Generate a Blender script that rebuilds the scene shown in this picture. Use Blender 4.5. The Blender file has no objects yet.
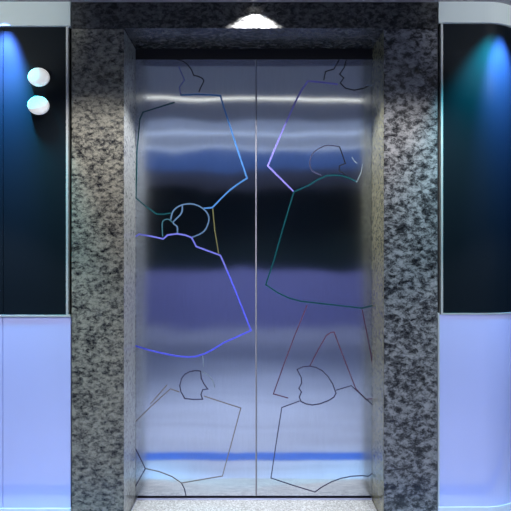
import bpy, bmesh, math
from mathutils import Vector

C = bpy.context.scene.collection
EYE = 1.18           # camera height
PPM = 229.0          # pixels per metre on the granite face (used only to size things from the photograph)
PPD = 208.2          # the same on the door leaves
DOOR_Y = 0.275
CEIL = 2.287

def fx(px): return (px - 255.5) / PPM
def fz(py): return EYE + (255.5 - py) / PPM
def dx(px): return (px - 255.5) / PPD
def dz(py): return EYE + (255.5 - py) / PPD

# ---------------------------------------------------------------- helpers
def obj(name, bm, m, parent=None, smooth=False):
    bmesh.ops.recalc_face_normals(bm, faces=bm.faces)
    me = bpy.data.meshes.new(name)
    bm.to_mesh(me); bm.free()
    if smooth:
        for p in me.polygons: p.use_smooth = True
    o = bpy.data.objects.new(name, me)
    C.objects.link(o)
    me.materials.append(m)
    if parent: o.parent = parent
    return o

def empty(name, label, cat, group=None, kind='thing'):
    o = bpy.data.objects.new(name, None); C.objects.link(o)
    o.empty_display_size = 0.1
    return tag(o, label, cat, group, kind)

def tag(o, label, cat, group=None, kind='thing'):
    o['label'] = label; o['category'] = cat; o['kind'] = kind
    if group: o['group'] = group
    return o

def struct(o, label=None, cat=None):
    o['kind'] = 'structure'
    if label: o['label'] = label
    if cat: o['category'] = cat
    return o

def box(bm, x0, x1, y0, y1, z0, z1, bevel=0.0):
    r = bmesh.ops.create_cube(bm, size=1.0)
    vs = r['verts']
    for v in vs:
        v.co.x = x0 if v.co.x < 0 else x1
        v.co.y = y0 if v.co.y < 0 else y1
        v.co.z = z0 if v.co.z < 0 else z1
    if bevel:
        es = list({e for v in vs for e in v.link_edges})
        bmesh.ops.bevel(bm, geom=es, offset=bevel, segments=2, affect='EDGES', profile=0.6)
    return bm

def boxm(*a, **k):
    return box(bmesh.new(), *a, **k)

def prism(bm, outline, z0, z1):
    """vertical wall section: outline is a closed list of (x, y)"""
    n = len(outline)
    lo = [bm.verts.new((x, y, z0)) for x, y in outline]
    hi = [bm.verts.new((x, y, z1)) for x, y in outline]
    bm.faces.new(lo); bm.faces.new(hi[::-1])
    for i in range(n):
        j = (i + 1) % n
        bm.faces.new((lo[i], lo[j], hi[j], hi[i]))
    return bm

def lathe(bm, prof, centre, axis='Z', seg=40, sx=1.0, sz=1.0):
    """prof: list of (radius, height along axis)"""
    rings = []
    for r, h in prof:
        ring = []
        if r < 1e-6:
            p = (0, 0, h)
            ring = [p]
        else:
            ring = [(r * math.cos(2 * math.pi * k / seg), r * math.sin(2 * math.pi * k / seg), h) for k in range(seg)]
        vs = []
        for (a, b, c) in ring:
            if axis == 'Z': co = (a * sx, b * sz, c)
            else: co = (a * sx, -c, b * sz)      # axis pointing to -Y (towards the lobby)
            vs.append(bm.verts.new(Vector(co) + Vector(centre)))
        rings.append(vs)
    for A, B in zip(rings, rings[1:]):
        if len(A) == 1 and len(B) == 1: continue
        if len(A) == 1:
            for k in range(seg): bm.faces.new((A[0], B[k], B[(k + 1) % seg]))
        elif len(B) == 1:
            for k in range(seg): bm.faces.new((A[k], B[0], A[(k + 1) % seg]))
        else:
            for k in range(seg): bm.faces.new((A[k], B[k], B[(k + 1) % seg], A[(k + 1) % seg]))
    return bm

# ---------------------------------------------------------------- materials
def mat(name):
    m = bpy.data.materials.new(name); m.use_nodes = True
    nt = m.node_tree
    return m, nt, nt.nodes['Principled BSDF']

def plain(name, col, rough=0.5, metal=0.0, spec=0.5, coat=0.0, noise=0.0, nscale=30, stretch=(1, 1, 1)):
    m, nt, b = mat(name)
    b.inputs['Base Color'].default_value = (*col, 1)
    b.inputs['Roughness'].default_value = rough
    b.inputs['Metallic'].default_value = metal
    b.inputs['Specular IOR Level'].default_value = spec
    b.inputs['Coat Weight'].default_value = coat
    b.inputs['Coat Roughness'].default_value = 0.06
    if noise:
        tc = nt.nodes.new('ShaderNodeTexCoord'); mp = nt.nodes.new('ShaderNodeMapping')
        mp.inputs['Scale'].default_value = stretch
        n = nt.nodes.new('ShaderNodeTexNoise'); n.inputs['Scale'].default_value = nscale
        n.inputs['Detail'].default_value = 6
        r = nt.nodes.new('ShaderNodeValToRGB')
        r.color_ramp.elements[0].position = 0.3; r.color_ramp.elements[1].position = 0.7
        r.color_ramp.elements[0].color = (*[c * (1 - noise) for c in col], 1)
        r.color_ramp.elements[1].color = (*[min(1, c * (1 + noise)) for c in col], 1)
        nt.links.new(tc.outputs['Object'], mp.inputs[0]); nt.links.new(mp.outputs[0], n.inputs['Vector'])
        nt.links.new(n.outputs[0], r.inputs[0]); nt.links.new(r.outputs[0], b.inputs['Base Color'])
    return m

def emit(name, col, strength):
    m, nt, b = mat(name)
    b.inputs['Base Color'].default_value = (*[min(1, c) * 0.8 for c in col], 1)
    b.inputs['Emission Color'].default_value = (*col, 1)
    b.inputs['Emission Strength'].default_value = strength
    return m

ANI = (1.0, 0.0)   # brushing direction
def granite(name, light=(0.25, 0.235, 0.195), dark=(0.008, 0.008, 0.009), mid=(0.078, 0.075, 0.067), scale=54, rot=0.6, seed=0.0):
    m, nt, b = mat(name)
    N = nt.nodes.new; L = nt.links.new
    tc = N('ShaderNodeTexCoord')
    mp = N('ShaderNodeMapping')
    mp.inputs['Rotation'].default_value = (0.0, rot, 0.15)
    mp.inputs['Scale'].default_value = (0.78, 1.0, 1.15)
    mp.inputs['Location'].default_value = (seed, seed * 0.7, seed * 1.3)
    L(tc.outputs['Object'], mp.inputs[0])
    n1 = N('ShaderNodeTexNoise'); n1.inputs['Scale'].default_value = scale
    n1.inputs['Detail'].default_value = 5; n1.inputs['Roughness'].default_value = 0.62; n1.inputs['Distortion'].default_value = 0.35
    L(mp.outputs[0], n1.inputs['Vector'])
    n2 = N('ShaderNodeTexNoise'); n2.inputs['Scale'].default_value = scale * 4.2
    n2.inputs['Detail'].default_value = 4; n2.inputs['Roughness'].default_value = 0.7
    L(mp.outputs[0], n2.inputs['Vector'])
    n3 = N('ShaderNodeTexNoise'); n3.inputs['Scale'].default_value = scale * 0.22
    n3.inputs['Detail'].default_value = 3
    L(mp.outputs[0], n3.inputs['Vector'])
    def math_(op, a, bb):
        q = N('ShaderNodeMath'); q.operation = op
        for i, v in enumerate((a, bb)):
            if isinstance(v, (int, float)): q.inputs[i].default_value = v
            else: L(v, q.inputs[i])
        return q.outputs[0]
    s = math_('ADD', math_('MULTIPLY', n1.outputs[0], 0.66), math_('MULTIPLY', n2.outputs[0], 0.28))
    s = math_('ADD', s, math_('MULTIPLY', n3.outputs[0], 0.16))
    r = N('ShaderNodeValToRGB')
    e = r.color_ramp.elements
    e[0].position = 0.44; e[0].color = (*dark, 1)
    e[1].position = 0.66; e[1].color = (*light, 1)
    x = e.new(0.515); x.color = (*mid, 1)
    x = e.new(0.575); x.color = (*[0.5 * (p + q) for p, q in zip(mid, light)], 1)
    L(s, r.inputs[0]); L(r.outputs[0], b.inputs['Base Color'])
    b.inputs['Roughness'].default_value = 0.25
    b.inputs['Specular IOR Level'].default_value = 0.45
    bp = N('ShaderNodeBump'); bp.inputs['Strength'].default_value = 0.05; bp.inputs['Distance'].default_value = 0.002
    L(s, bp.inputs['Height']); L(bp.outputs[0], b.inputs['Normal'])
    return m

def brushed(name, base=(0.66, 0.70, 0.79)):
    """vertically brushed stainless steel: reflections smear sideways and stay crisp up and down"""
    m, nt, b = mat(name)
    N = nt.nodes.new; L = nt.links.new
    tc = N('ShaderNodeTexCoord')
    mp = N('ShaderNodeMapping'); mp.inputs['Scale'].default_value = (1.0, 1.0, 0.06)
    L(tc.outputs['Object'], mp.inputs[0])
    n = N('ShaderNodeTexNoise'); n.inputs['Scale'].default_value = 260; n.inputs['Detail'].default_value = 3
    L(mp.outputs[0], n.inputs['Vector'])
    r = N('ShaderNodeValToRGB')
    r.color_ramp.elements[0].position = 0.25; r.color_ramp.elements[1].position = 0.75
    r.color_ramp.elements[0].color = (*[c * 0.93 for c in base], 1)
    r.color_ramp.elements[1].color = (*base, 1)
    L(n.outputs[0], r.inputs[0]); L(r.outputs[0], b.inputs['Base Color'])
    b.inputs['Metallic'].default_value = 1.0
    b.inputs['Roughness'].default_value = 0.12
    b.inputs['Anisotropic'].default_value = 0.97
    cx = N('ShaderNodeCombineXYZ'); cx.inputs[0].default_value = ANI[0]; cx.inputs[2].default_value = ANI[1]
    L(cx.outputs[0], b.inputs['Tangent'])
    # slow waviness of the sheet
    w = N('ShaderNodeTexNoise'); w.inputs['Scale'].default_value = 3.2; w.inputs['Detail'].default_value = 1.0
    mp2 = N('ShaderNodeMapping'); mp2.inputs['Scale'].default_value = (1.0, 1.0, 0.9)
    L(tc.outputs['Object'], mp2.inputs[0]); L(mp2.outputs[0], w.inputs['Vector'])
    bp = N('ShaderNodeBump'); bp.inputs['Strength'].default_value = 0.5; bp.inputs['Distance'].default_value = 0.004
    L(w.outputs[0], bp.inputs['Height']); L(bp.outputs[0], b.inputs['Normal'])
    return m

M_steel = brushed('brushed_steel')
M_steel_plain = plain('satin_steel', (0.55, 0.56, 0.6), 0.3, 1.0)
M_alu = plain('aluminium_trim', (0.62, 0.63, 0.62), 0.38, 0.6)
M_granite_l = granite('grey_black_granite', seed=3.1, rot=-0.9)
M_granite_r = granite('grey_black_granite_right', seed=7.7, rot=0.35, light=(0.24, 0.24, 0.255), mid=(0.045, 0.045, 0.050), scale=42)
M_granite_h = granite('grey_black_granite_header', seed=12.3, rot=0.3, light=(0.10, 0.10, 0.10), mid=(0.024, 0.024, 0.024))  # darker copy of the stone, the header's shade put into its colour
M_sill = plain('pale_speckled_granite', (0.46, 0.48, 0.50), 0.45, noise=0.6, nscale=150)
M_glass = plain('dark_back_painted_glass', (0.0034, 0.0062, 0.0095), 0.34, spec=0.2)
M_glass.node_tree.nodes['Principled BSDF'].inputs['Coat Weight'].default_value = 0.0
M_lam = plain('lavender_laminate', (0.50, 0.55, 0.96), 0.10, metal=0.12, spec=1.0)
M_lam.node_tree.nodes['Principled BSDF'].inputs['IOR'].default_value = 1.8
M_cornice = plain('pale_grey_cornice', (0.60, 0.66, 0.65), 0.4)
M_base = plain('pale_baseboard', (0.62, 0.68, 0.80), 0.45)
M_dark = plain('black_painted_steel', (0.012, 0.011, 0.013), 0.45)
M_gap = plain('gap_shade', (0.008, 0.010, 0.03), 0.6)  # dark fill standing for the shade in the gap under the leaves
M_ceiling = plain('mauve_grey_ceiling', (0.30, 0.29, 0.30), 0.7)
M_lobbywall = plain('dark_lobby_glass', (0.014, 0.032, 0.034), 0.35)
M_lobbypanel = plain('lavender_lobby_panel', (0.33, 0.35, 0.75), 0.4)
M_floor = plain('pale_stone_floor', (0.49, 0.54, 0.68), 0.35, noise=0.10, nscale=60)
def tiled(m, col, pitch=0.70, off=0.37):
    nt = m.node_tree; N = nt.nodes.new; L = nt.links.new
    tc = N('ShaderNodeTexCoord'); sep = N('ShaderNodeSeparateXYZ'); L(tc.outputs['Object'], sep.inputs[0])
    def mt(op, a, bb=0.0):
        q = N('ShaderNodeMath'); q.operation = op
        for i, v in enumerate((a, bb)):
            if isinstance(v, (int, float)): q.inputs[i].default_value = v
            else: L(v, q.inputs[i])
        return q.outputs[0]
    u = mt('DIVIDE', mt('ADD', sep.outputs['Y'], off), pitch)
    v = mt('DIVIDE', mt('ADD', sep.outputs['X'], 0.35), pitch)
    joint = mt('MAXIMUM', mt('LESS_THAN', mt('FRACT', u), 0.012), mt('LESS_THAN', mt('FRACT', v), 0.010))
    wn = N('ShaderNodeTexWhiteNoise'); wn.noise_dimensions = '1D'; L(mt('FLOOR', u), wn.inputs['W'])
    g = mt('ADD', mt('MULTIPLY', wn.outputs[0], 0.16), 0.86)
    g = mt('MULTIPLY', g, mt('SUBTRACT', 1.0, mt('MULTIPLY', joint, 0.45)))
    n = N('ShaderNodeTexNoise'); n.inputs['Scale'].default_value = 60; n.inputs['Detail'].default_value = 5
    L(tc.outputs['Object'], n.inputs['Vector'])
    mp = N('ShaderNodeMapping'); mp.inputs['Scale'].default_value = (0.12, 1.0, 1.0); L(tc.outputs['Object'], mp.inputs[0])
    n2 = N('ShaderNodeTexNoise'); n2.inputs['Scale'].default_value = 7; n2.inputs['Detail'].default_value = 4
    L(mp.outputs[0], n2.inputs['Vector'])       # long streaks in the stone, running across the lobby
    g = mt('MULTIPLY', g, mt('ADD', mt('MULTIPLY', n2.outputs[0], 0.7), 0.65))
    g = mt('MULTIPLY', g, mt('ADD', mt('MULTIPLY', n.outputs[0], 0.3), 0.85))
    vm = N('ShaderNodeVectorMath'); vm.operation = 'SCALE'; vm.inputs[0].default_value = col
    L(g, vm.inputs['Scale'])
    L(vm.outputs[0], nt.nodes['Principled BSDF'].inputs['Base Color'])
tiled(M_floor, (0.48, 0.54, 0.72))
M_inlay = plain('blue_floor_inlay', (0.06, 0.17, 0.64), 0.35)
M_lens = emit('white_lamp_lens', (1.0, 1.0, 0.97), 0.42)
M_strip = emit('warm_white_strip', (1.0, 0.97, 0.80), 2.0)
M_cool = emit('cool_white_diffuser', (0.60, 0.68, 0.80), 0.25)
M_cool2 = emit('cool_white_diffuser_line', (0.72, 0.84, 1.0), 0.85)
M_blue = emit('blue_cove_light', (0.14, 0.29, 0.70), 0.25)
M_down = emit('downlight_lens', (1.0, 0.98, 0.92), 2.0)
M_white = plain('white_fixture', (0.7, 0.7, 0.7), 0.4)

# ---------------------------------------------------------------- the room
RX0, RX1, BACK = -3.6, 3.6, -7.15
struct(obj('floor', boxm(RX0, RX1, BACK, 2.2, -0.06, 0.0), M_floor), 'pale stone lobby floor', 'floor')
struct(obj('ceiling', boxm(RX0, RX1, BACK, 2.2, CEIL, CEIL + 0.06), M_ceiling), 'mauve grey ceiling', 'ceiling')
struct(obj('trim_1', boxm(RX0 + 0.02, RX1 - 0.02, -0.481, -0.335, 0.0, 0.002), M_inlay))
# opposite lobby wall (seen mirrored in the doors)
wb = bmesh.new(); box(wb, RX0, RX1, BACK - 0.1, BACK, 0.92, CEIL)
struct(obj('wall_back', wb, M_lobbywall))
wb = bmesh.new(); box(wb, RX0, RX1, BACK - 0.1, BACK + 0.002, 0.0, 0.92)
struct(obj('wall_back_lower', wb, M_lobbypanel))
struct(obj('wall_left', boxm(RX0 - 0.1, RX0, BACK, 2.2, 0, CEIL), M_lobbywall))
struct(obj('wall_right', boxm(RX1, RX1 + 0.1, BACK, 2.2, 0, CEIL), M_lobbywall))
struct(obj('wall_far', boxm(RX0, RX1, 2.2, 2.3, 0, CEIL), M_lobbywall))
# core of the wall around the lift: solid behind the cladding
JL, JR = -0.572, 0.561          # jamb faces
HEAD = fz(28.5)                 # underside of the header
XC, RC = 1.0, 0.22             # where the right-hand wall starts to round away

def right_outline(face_y, x_start, depth_in=0.02, side_len=0.9):
    """closed plan outline of a skin that runs flat, then rounds away from the viewer"""
    outer = [(x_start, face_y)]
    R = RC
    cx_, cy_ = XC, face_y + R
    for k in range(0, 25):
        a = math.radians(90 * k / 24)
        outer.append((cx_ + R * math.sin(a), cy_ - R * math.cos(a)))
    outer.append((cx_ + R, cy_ + side_len))
    inner = []
    r2 = R - depth_in
    inner.append((cx_ + r2, cy_ + side_len))
    for k in range(24, -1, -1):
        a = math.radians(90 * k / 24)
        inner.append((cx_ + r2 * math.sin(a), cy_ - r2 * math.cos(a)))
    inner.append((x_start, face_y + depth_in))
    return outer + inner

struct(obj('wall_front', boxm(RX0, -0.84, 0.034, 0.20, 0.0, CEIL), M_lobbywall))

# ---------------------------------------------------------------- granite surround
sur = empty('granite_surround', 'polished grey and black granite surround framing the lift doors', 'door surround')
obj('left_pier', boxm(fx(71.6), JL - 0.0032, 0.0, DOOR_Y - 0.005, 0.0, HEAD - 0.001, bevel=0.0015), M_granite_l, sur)
obj('right_pier', boxm(JR, fx(437.6), 0.0, DOOR_Y - 0.005, 0.0, HEAD - 0.001, bevel=0.0015), M_granite_r, sur)
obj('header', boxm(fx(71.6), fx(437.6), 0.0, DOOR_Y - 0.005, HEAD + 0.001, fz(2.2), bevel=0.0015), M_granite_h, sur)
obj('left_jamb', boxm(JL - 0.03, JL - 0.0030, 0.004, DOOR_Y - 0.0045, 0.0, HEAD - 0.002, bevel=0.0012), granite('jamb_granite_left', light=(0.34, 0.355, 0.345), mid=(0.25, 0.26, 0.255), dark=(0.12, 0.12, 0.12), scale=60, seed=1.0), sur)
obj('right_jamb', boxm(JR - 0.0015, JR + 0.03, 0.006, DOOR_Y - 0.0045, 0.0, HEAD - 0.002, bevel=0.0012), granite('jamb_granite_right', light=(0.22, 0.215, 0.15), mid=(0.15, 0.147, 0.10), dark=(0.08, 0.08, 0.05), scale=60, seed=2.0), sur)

# dark head of the door frame, above the leaves
struct(obj('trim_7', boxm(JL - 0.02, JR + 0.02, DOOR_Y - 0.004, DOOR_Y + 0.07, dz(59.6), HEAD + 0.03), M_dark))

# ---------------------------------------------------------------- sill
sill = empty('door_sill', 'pale speckled granite threshold below the lift doors', 'threshold')
obj('stone_slab', boxm(JL + 0.004, JR - 0.004, 0.0, DOOR_Y - 0.012, 0.0005, 0.010, bevel=0.001), M_sill, sill)
sb = bmesh.new()
box(sb, JL + 0.004, JR - 0.004, DOOR_Y - 0.012, DOOR_Y - 0.004, 0.0005, 0.016)
obj('metal_track', sb, plain('bluish_track', (0.55, 0.58, 0.85), 0.35, 0.4), sill)
obj('track_groove', boxm(JL + 0.004, JR - 0.004, DOOR_Y - 0.004, DOOR_Y + 0.06, 0.0005, 0.0165), M_gap, sill)

# ---------------------------------------------------------------- lift door leaves
SEAM = dx(256.3)
Z0, Z1 = 0.026, dz(59.0)
LEAF_T = 0.04
def smooth_path(pts, n=6):
    if len(pts) < 3: return pts
    out = []
    closed = pts[0] == pts[-1]
    P = pts
    for i in range(len(P) - 1):
        p0 = P[i - 1] if i > 0 else (P[-2] if closed else P[0])
        p1, p2 = P[i], P[i + 1]
        p3 = P[i + 2] if i + 2 < len(P) else (P[1] if closed else P[-1])
        for k in range(n):
            t = k / n
            q = []
            for a in (0, 1):
                q.append(0.5 * ((2 * p1[a]) + (-p0[a] + p2[a]) * t + (2 * p0[a] - 5 * p1[a] + 4 * p2[a] - p3[a]) * t * t
                                + (-p0[a] + 3 * p1[a] - 3 * p2[a] + p3[a]) * t ** 3))
            out.append(tuple(q))
    out.append(P[-1])
    return out

def ribbon(bm, pts, w, y_front, y_back):
    """a raised flat line with mitred corners on the door face"""
    P = [Vector((dx(a), dz(b))) for a, b in pts]
    Q = [P[0]]
    for p in P[1:]:
        if (p - Q[-1]).length > 1e-4: Q.append(p)
    P = Q
    L, R = [], []
    for i, p in enumerate(P):
        d0 = (P[i] - P[i - 1]).normalized() if i > 0 else (P[1] - P[0]).normalized()
        d1 = (P[i + 1] - P[i]).normalized() if i < len(P) - 1 else d0
        n0 = Vector((-d0.y, d0.x)); n1 = Vector((-d1.y, d1.x))
        n = (n0 + n1)
        if n.length < 1e-3: n = n0
        n.normalize()
        k = min(2.0, 1.0 / max(0.4, n.dot(n0)))
        L.append(p + n * w * 0.5 * k); R.append(p - n * w * 0.5 * k)
    def v(p, y): return bm.verts.new((p.x, y, p.y))
    fl = [v(p, y_front) for p in L]; fr = [v(p, y_front) for p in R]
    bl = [v(p, y_back) for p in L]; br = [v(p, y_back) for p in R]
    for i in range(len(P) - 1):
        bm.faces.new((fl[i], fl[i + 1], fr[i + 1], fr[i]))
        bm.faces.new((bl[i + 1], bl[i], br[i], br[i + 1]))
        bm.faces.new((bl[i], bl[i + 1], fl[i + 1], fl[i]))
        bm.faces.new((fr[i], fr[i + 1], br[i + 1], br[i]))
    bm.faces.new((fl[0], fr[0], br[0], bl[0])); bm.faces.new((fl[-1], bl[-1], br[-1], fr[-1]))

FACE = DOOR_Y
LC = {}
def line_mat(name, col):
    LC[name] = plain(name + '_reflected_tint_line', col, 0.35, 0.0, spec=0.4)  # reflected light on each engraved line put into its colour
line_mat('sky_blue', (0.06, 0.19, 0.46))
line_mat('violet', (0.14, 0.15, 0.56))
line_mat('deep_violet', (0.10, 0.12, 0.8))
line_mat('steel_blue', (0.08, 0.15, 0.26))
line_mat('teal', (0.0, 0.06, 0.075))
line_mat('olive', (0.12, 0.12, 0.05))
line_mat('black', (0.012, 0.013, 0.02))
line_mat('slate', (0.05, 0.05, 0.10))
line_mat('tan', (0.20, 0.18, 0.18))
line_mat('maroon', (0.11, 0.045, 0.09))
line_mat('pale', (0.22, 0.28, 0.34))
line_mat('lilac', (0.24, 0.21, 0.65))

# (leaf, colour, width in metres, smooth?, points read off the photograph)
S, P_ = True, False
LINES = [
 ('L', 'black', .0055, P_, 'face_outline', [[(177.2,59.8),(183,61.2),(187.5,64.5),(191.7,70),(193.7,75.4),(198,76.3),(202.6,78.5),(203.9,81),(201,87),(198.8,92)]]),
 ('L', 'deep_violet_dim', .0045, P_, 'shoulder_outline', [[(178.5,66),(181,72),(184.5,80),(179.5,87),(180.5,95)]]),
 ('L', 'sky_blue', .0085, P_, 'body_outline', [[(180.5,95),(199,94.3),(220.4,95.6),(223,104.7),(235,142),(247,178.3),(238,184),(229.3,190.5),(221,198.5),(212.3,207.6),(203.9,208.3)]]),
 ('L', 'teal', .0065, P_, 'arm_outline', [[(174.6,102.4),(158,107.5),(142.8,112.3),(140,119),(137,150),(136,198),(146,206.5),(156.8,214.2),(164,214.2),(170.8,213)]]),
 ('L', 'steel_blue', .0075, S, 'head_outline', [[(170.8,219.5),(173.3,210.9),(181,205.3),(192.4,204),(202.6,208.3),(208.5,216),(207.7,224.9),(202.6,232.5),(192.4,237.1)],
                                [(182.3,205.8),(181.3,213.4),(173.3,222.3),(177.2,226.7),(177.5,233)]]),
 ('L', 'teal_grey', .006, S, 'chin_outline', [[(162.7,236.5),(162.2,228),(163,221),(168.3,219.3),(172.5,222.3)]]),
 ('L', 'violet', .0085, P_, 'body_outline', [[(134,237.5),(139,234.3),(151,236.2),(163.2,238.9),(167.7,235),(177.2,233.8),(185,235),(191.7,237.6),(196.2,246.5),(207,250.5),(220.4,255.4),(226.8,270)]]),
 ('L', 'deep_violet', .0085, P_, 'skirt_outline', [[(226.8,270),(235.7,291.5),(251,330.5),(224.2,342.5),(212,350),(203.9,354),(196,356.5),(188.6,357),(176,356),(163.2,353.4),(149,350),(134,345.5)]]),
 ('L', 'olive', .006, P_, 'leg_outline', [[(212.8,208.5),(214.6,228.7),(218.6,253.5)]]),
 ('L', 'slate', .0062, P_, 'head_outline', [[(200.6,371),(195,370.6),(189.9,371.6),(184.8,374.2),(181.6,378.5),(179.7,385.8),(181,392),(184.8,398.5),(193,399.4),(202.6,399.2),(201,394.5),(202.6,389.8),(207.7,389),(204,384),(201.3,378.4),(200.6,371)]]),
 ('L', 'pale', .004, S, 'halo_outline', [[(202.8,356),(203.6,366.7)],[(201.8,371.8),(211,377.5),(214.8,387.5)]]),
 ('L', 'tan', .0055, P_, 'body_outline', [[(179.7,392),(170.3,388.9),(153,404.5),(137.7,419.4),(134,423)],[(167,385),(150.4,404)],
                                [(203.9,396),(222,402),(240.8,408),(232,441),(222.4,476),(202,479.5),(181.5,483),(172,476.5),(159,471.5),(145.4,468.5)]]),
 ('L', 'slate', .0055, P_, 'arm_outline', [[(134,446),(138,453.5),(145.4,468.5),(134,489)],[(181.5,483),(184.5,489),(186,495.7)]]),
 ('R', 'black', .0055, P_, 'face_outline', [[(339.2,59.8),(334,69),(325.5,71.6),(323.8,80)],[(346.2,59.8),(344.1,67.8),(339.7,74.2),(343.8,78),(340.3,83),(345.4,88.2),(354.3,90.2),(364.5,88.2),(368,86)]]),
 ('R', 'pale', .0045, P_, 'halo_outline', [[(366.5,85.2),(372.6,85.6)],[(351.8,156.9),(354.5,161),(357,163.5)],[(363,164),(360.5,174),(356.3,182.4)]]),
 ('R', 'lilac', .0085, P_, 'body_outline', [[(337.8,84.3),(323,82.4),(308,81),(301,91),(295.8,101),(281,134),(267.8,165.8),(280.5,178.5),(293.8,191.8)]]),
 ('R', 'slate', .0055, S, 'head_outline', [[(339.5,146.7),(331,145.5),(323.8,146.2),(313.6,152.5),(309.8,162),(312.3,170.8),(321.2,175.2)]]),
 ('R', 'black', .0055, P_, 'face_outline', [[(339.5,146.7),(342.5,155),(345.4,163.5),(339.5,165.8),(339,170.8),(345.4,174.7)]]),
 ('R', 'teal', .0070, P_, 'body_outline', [[(356.3,181.6),(349,178),(341.6,175.8),(334,175),(326.3,175.8),(317,180),(308.5,185.4),(293.8,191.8),(283,228),(274,260),(265.8,284.8),(278,292.9),(289,298),(300.9,301.3),(330,304.5),(362,308.2),(374,305.2)]]),
 ('R', 'maroon', .0055, P_, 'leg_outline', [[(307.2,305),(294.5,336),(284,364),(273.4,393.9),(288.2,398)],
                                [(309.8,366),(318,350),(326.3,335.5),(331,332.4),(334,332),(345,361),(355.6,388.3),(365.8,399.2),(374,398.5)],[(362,309),(367,334),(374,371)]]),
 ('R', 'slate', .0062, P_, 'head_outline', [[(297,369.4),(303,366.8),(309.8,366.2),(316,367.4),(322.5,370.8),(328,376.5),(332.7,384),(336,393.2),(333.8,397.2),(328.5,400.5),(320,403.8),(312.3,405),(306,403.9),(300.9,401.4),(299.3,397),(301.4,392),(299,388.3),(301.6,383),(301.2,377.5),(297,369.4)]]),
 ('R', 'slate', .0052, P_, 'body_outline', [[(299.6,401),(281.8,407.5),(276.5,441),(271,478),(292,485),(314.9,492),(322,487),(331.4,481.8),(341,478.3),(351.8,476.2),(362,475.6),(368.3,476.2),(374,472)],
                                [(336,390.2),(351.3,385.6),(362,395.5),(374,406)]]),
]
line_mat('deep_violet_dim', (0.10, 0.11, 0.35))
line_mat('teal_grey', (0.03, 0.11, 0.14))

leafL = empty('lift_door_leaf', 'left brushed steel lift door leaf with sky blue and violet figure outlines', 'lift door', 'lift door leaves')
leafR = empty('lift_door_leaf', 'right brushed steel lift door leaf with lilac, teal and maroon figure outlines', 'lift door', 'lift door leaves')
obj('door_panel', boxm(JL - 0.03, SEAM - 0.0022, DOOR_Y, DOOR_Y + LEAF_T, Z0, Z1, bevel=0.0012), M_steel, leafL)
obj('door_panel', boxm(SEAM + 0.0022, JR + 0.03, DOOR_Y, DOOR_Y + LEAF_T, Z0, Z1, bevel=0.0012), M_steel, leafR)
# meeting edge: a slim bright steel lip on the left leaf
obj('meeting_edge', boxm(SEAM - 0.0045, SEAM + 0.0015, DOOR_Y - 0.0035, DOOR_Y + 0.02, Z0, Z1 - 0.001, bevel=0.0016),
    plain('polished_edge', (0.28, 0.28, 0.33), 0.5, 0.0), leafL)
XL, XR = JL - 0.028, JR + 0.028
for side, col, w, sm, nm, paths in LINES:
  for p in paths:
    bm = bmesh.new()
    ribbon(bm, smooth_path(p) if sm else p, w * 0.92, FACE - 0.0012, FACE + 0.001)
    o = obj(nm, bm, LC[col], leafL if side == 'L' else leafR)
    o['label'] = col.replace('_dim', '').replace('_', ' ') + ' ' + nm.replace('_', ' ')

struct(obj('wall_shaft', boxm(-1.0, 1.0, DOOR_Y + 0.08, DOOR_Y + 0.12, 0.0, CEIL), M_dark))

# ---------------------------------------------------------------- cladding on either side
LX = -2.6
left_edge = fx(65.4)
GJ = fx(2.2)   # a fine upright joint near the left edge of the view
tag(obj('glass_wall_panel', boxm(GJ + 0.0012, left_edge, 0.010, 0.032, fz(315.0), fz(26.2), bevel=0.0008), M_glass),
    'dark glass wall panel left of the granite, carrying two round white lamps', 'wall panel', 'dark glass wall panels')
tag(obj('glass_wall_panel', boxm(LX, GJ - 0.0012, 0.010, 0.032, fz(315.0), fz(26.2), bevel=0.0008), M_glass),
    'dark glass wall panel at the far left edge of the view', 'wall panel', 'dark glass wall panels')
tag(obj('glass_wall_panel', prism(bmesh.new(), right_outline(0.010, fx(443.6)), fz(313.2), fz(23.0)), M_glass, smooth=False),
    'dark glass wall panel right of the granite, rounding away at the corner', 'wall panel', 'dark glass wall panels')

tag(obj('laminate_wall_panel', boxm(GJ + 0.001, fx(70.2), 0.006, 0.032, fz(508.3), fz(317.4), bevel=0.0015), M_lam),
    'glossy lavender wall panel left of the granite, below the lamps', 'wall panel', 'lavender wall panels')
tag(obj('laminate_wall_panel', boxm(LX, GJ - 0.001, 0.006, 0.032, fz(508.3), fz(317.4), bevel=0.0015), M_lam),
    'glossy lavender wall panel at the far left edge of the view', 'wall panel', 'lavender wall panels')
tag(obj('laminate_wall_panel', prism(bmesh.new(), right_outline(0.006, fx(440.0)), fz(507.0), fz(314.8)), M_lam),
    'glossy lavender wall panel right of the granite, rounding away at the corner', 'wall panel', 'lavender wall panels')

tag(obj('cornice_strip', boxm(LX, fx(70.6), -0.004, 0.032, fz(26.0), fz(1.9), bevel=0.001), M_cornice),
    'pale grey cornice strip along the top of the left wall', 'cornice', 'cornice strips')
tag(obj('cornice_strip', prism(bmesh.new(), right_outline(-0.004, fx(438.4)), fz(22.8), fz(1.9)), M_cornice),
    'pale grey cornice strip along the top of the rounded right wall', 'cornice', 'cornice strips')

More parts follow.
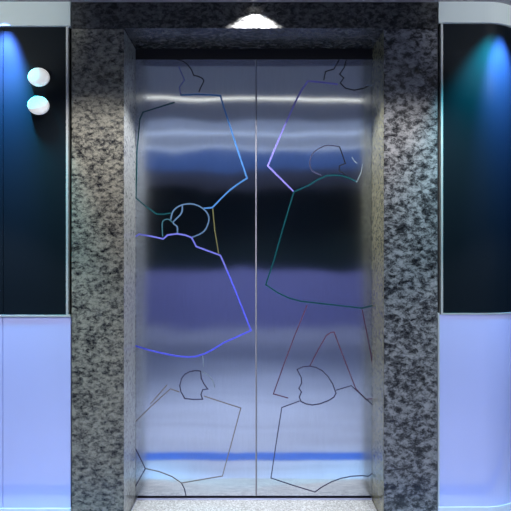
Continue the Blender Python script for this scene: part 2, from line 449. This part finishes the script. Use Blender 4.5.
struct(obj('trim_2', boxm(left_edge + 0.0008, fx(68.0), 0.004, 0.032, fz(315.0), fz(26.2), bevel=0.001), M_alu))
struct(obj('trim_3', boxm(LX, fx(70.2), 0.003, 0.032, fz(317.2), fz(315.1), bevel=0.0008), M_alu))
struct(obj('trim_4', boxm(fx(441.2), fx(443.4), 0.004, 0.032, fz(313.2), fz(23.0), bevel=0.001), M_alu))
struct(obj('trim_5', prism(bmesh.new(), right_outline(0.004, fx(441.2)), fz(314.7), fz(313.3)), M_alu))
struct(obj('trim_6', boxm(fx(438.0), fx(439.8), 0.002, 0.032, fz(507.0), fz(313.2), bevel=0.0008), M_alu))
struct(obj('baseboard_left', boxm(LX, fx(70.8), -0.002, 0.032, 0.0, fz(508.5)), M_base))
struct(obj('baseboard_right', prism(bmesh.new(), right_outline(-0.001, fx(438.2)), 0.0, fz(507.2)), M_base))
# solid core behind the rounded right wall
struct(obj('wall_core', prism(bmesh.new(), [(fx(438.5), 0.034), (XC, 0.034)] + [(XC + 0.19 * math.sin(math.radians(15 * k)), 0.224 - 0.19 * math.cos(math.radians(15 * k))) for k in range(1, 7)]
        + [(XC + 0.19, 1.0), (fx(438.5), 1.0)], 0.0, CEIL - 0.001), M_dark))

# ---------------------------------------------------------------- round wall lamps
def lamp(px, py, label):
    t = empty('round_wall_lamp', label, 'lamp', 'round white lamps on the dark glass')
    x, z = fx(px), fz(py)
    t.location = (x, 0.010, z)
    bm = bmesh.new()
    lathe(bm, [(0.0, 0.0), (0.040, 0.0), (0.043, 0.004), (0.043, 0.010), (0.040, 0.013), (0.0, 0.013)], (0, 0, 0), 'Y', 48, 1.06, 0.90)
    obj('base_ring', bm, M_white, t, True)
    bm = bmesh.new()
    prof = [(0.0, 0.012), (0.047, 0.012), (0.0485, 0.016), (0.0485, 0.020)]
    for k in range(1, 9):
        a = math.radians(k * 90 / 8)
        prof.append((0.0485 * math.cos(a), 0.020 + 0.018 * math.sin(a)))
    prof[-1] = (0.0, 0.038)
    lathe(bm, prof, (0, 0, 0), 'Y', 48, 0.96, 0.83)
    obj('lens', bm, M_lens, t, True)
lamp(39.3, 77.6, 'upper of the two round white lamps on the dark glass')
lamp(39.0, 105.8, 'lower of the two round white lamps on the dark glass')

# ---------------------------------------------------------------- ceiling fixtures and added spots
def spot(name, loc, target, energy, angle, blend, col=(1, 1, 1), radius=0.02):
    l = bpy.data.lights.new(name, 'SPOT'); l.energy = energy; l.spot_size = math.radians(angle)
    l.spot_blend = blend; l.color = col; l.shadow_soft_size = radius
    o = bpy.data.objects.new(name, l); C.objects.link(o)
    o.location = loc
    o.rotation_euler = (Vector(target) - Vector(loc)).to_track_quat('-Z', 'Y').to_euler()
    return o

def downlight(x, y, label, r=0.045, lens=M_down):
    t = empty('ceiling_downlight', label, 'ceiling lamp', 'ceiling downlights')
    t.location = (x, y, CEIL)
    bm = bmesh.new()
    lathe(bm, [(r * 0.80, -0.0005), (r * 0.82, -0.006), (r, -0.006), (r * 1.05, -0.0005)], (0, 0, 0), 'Z', 40)
    obj('rim', bm, M_white, t, True)
    bm = bmesh.new()
    lathe(bm, [(0, -0.0010), (r * 0.79, -0.0010), (r * 0.79, -0.003), (0, -0.003)], (0, 0, 0), 'Z', 40)
    obj('lens', bm, lens, t, True)

def linear(x0, x1, y0, y1, m, label, drop=0.012):
    t = empty('linear_ceiling_light', label, 'ceiling lamp', 'linear lights across the lobby ceiling')
    obj('housing', boxm(x0 - 0.01, x1 + 0.01, y0 - 0.008, y1 + 0.008, CEIL - drop * 0.6, CEIL - 0.0005), M_white, t)
    obj('diffuser', boxm(x0, x1, y0, y1, CEIL - drop, CEIL - drop * 0.6 - 0.0002), m, t)

downlight(-0.005, -0.075, 'small white downlight in the ceiling just before the granite header', 0.04)
spot('header_spot', (-0.005, -0.068, CEIL - 0.012), (-0.005, -0.066, 0.0), 85, 110, 0.24, (1.0, 1.0, 1.0), 0.015)

# lights in the lobby ceiling (mirrored in the steel doors)
linear(-1.2, 1.2, -1.15, -1.112, M_strip, 'warm white linear light nearest to the lift doors')
linear(-1.7, 1.7, -2.28, -1.85, M_cool, 'wide pale diffuser behind the nearest linear light')
linear(-1.7, 1.7, -2.42, -2.31, M_cool2, 'narrow pale light between the two wide pale diffusers')
linear(-1.7, 1.7, -3.05, -2.45, M_cool, 'wide pale diffuser in front of the blue light')
linear(-1.7, 1.7, -3.19, -3.08, M_cool2, 'narrow pale light beside the blue diffuser')
linear(-1.8, 1.8, -4.80, -3.24, M_blue, 'wide blue diffuser further down the lobby')

for x, y, e in [(-0.8, -1.7, 42), (0.8, -1.7, 42), (0.0, -2.8, 85)]:
    spot('lobby_fill_spot', (x, y, CEIL - 0.03), (x * 0.95, y + 0.05, 0), e, 118, 0.6, (0.90, 0.94, 1.0), 0.08)  # added spots with no fixture, lighting the lobby floor
spot('lobby_fill_spot', (0.0, -1.95, CEIL - 0.03), (0.0, -1.9, 0), 70, 62, 0.9, (0.85, 0.93, 1.0), 0.08)  # added spot for a bluish bright pool on the floor
for x in (-1.6, 0.0, 1.6):
    spot('back_fill_spot', (x, -6.2, CEIL - 0.03), (x, -6.4, 0), 60, 110, 0.7, (0.92, 0.94, 1.0), 0.08)  # added spots brightening the opposite wall, no fixture there
# added spots without fixtures, brightening the piers
for x in (-0.70, 0.68):
    spot('pier_fill_spot', (x, -0.55, CEIL - 0.02), (x * 0.96, -0.25, 0), 68, 98, 0.55, (1.0, 0.99, 0.95), 0.03)
# unseen spots added to brighten the cornices and the lavender side panels
spot('cornice_fill_spot', (-2.3, -1.9, 2.0), (-1.14, 0, 2.20), 130, 18, 0.6, (0.93, 1.0, 0.98), 0.05)
spot('cornice_fill_spot', (2.3, -1.9, 2.0), (1.12, 0, 2.20), 130, 18, 0.6, (0.90, 0.95, 1.0), 0.05)
spot('panel_fill_spot', (-1.9, -1.3, CEIL - 0.03), (-1.05, 0.0, 0.62), 115, 32, 0.5, (0.95, 0.96, 1.0), 0.05)
spot('panel_fill_spot', (1.9, -1.3, CEIL - 0.03), (1.05, 0.0, 0.60), 100, 32, 0.5, (0.95, 0.96, 1.0), 0.05)
# blue downlights close to the dark glass, each with an added teal fringe spot
for sx, x in ((-1, -1.095), (1, 1.095)):
    spot('blue_spot', (x, -0.085, CEIL - 0.02), (x, 0.0, CEIL - 0.25), 900, 39, 1.0, (0.13, 0.28, 1.0), 0.02)
    spot('teal_fringe_spot', (x, -0.12, CEIL - 0.02), (x - sx * 0.06, 0.0, CEIL - (0.70 if sx < 0 else 0.42)), 420 if sx < 0 else 330, 44 if sx < 0 else 60, 1.0, (0.0, 0.42, 0.55), 0.03)

# ---------------------------------------------------------------- camera, world, view
cam = bpy.data.cameras.new('camera')
cam.sensor_width = 36; cam.lens = 36 * (PPM * 2.75) / 511
co = bpy.data.objects.new('camera', cam); C.objects.link(co)
co.location = (0, -2.75, EYE); co.rotation_euler = (math.radians(90), 0, 0)
sc = bpy.context.scene
sc.camera = co
w = bpy.data.worlds.new('world'); sc.world = w; w.use_nodes = True
w.node_tree.nodes['Background'].inputs[0].default_value = (0.02, 0.02, 0.03, 1)
sc.view_settings.view_transform = 'Standard'; sc.view_settings.look = 'None'
sc.view_settings.exposure = 0.0; sc.view_settings.gamma = 1.0
sc.view_settings.use_curve_mapping = False
sc.cycles.use_denoising = True
sc.cycles.max_bounces = 8
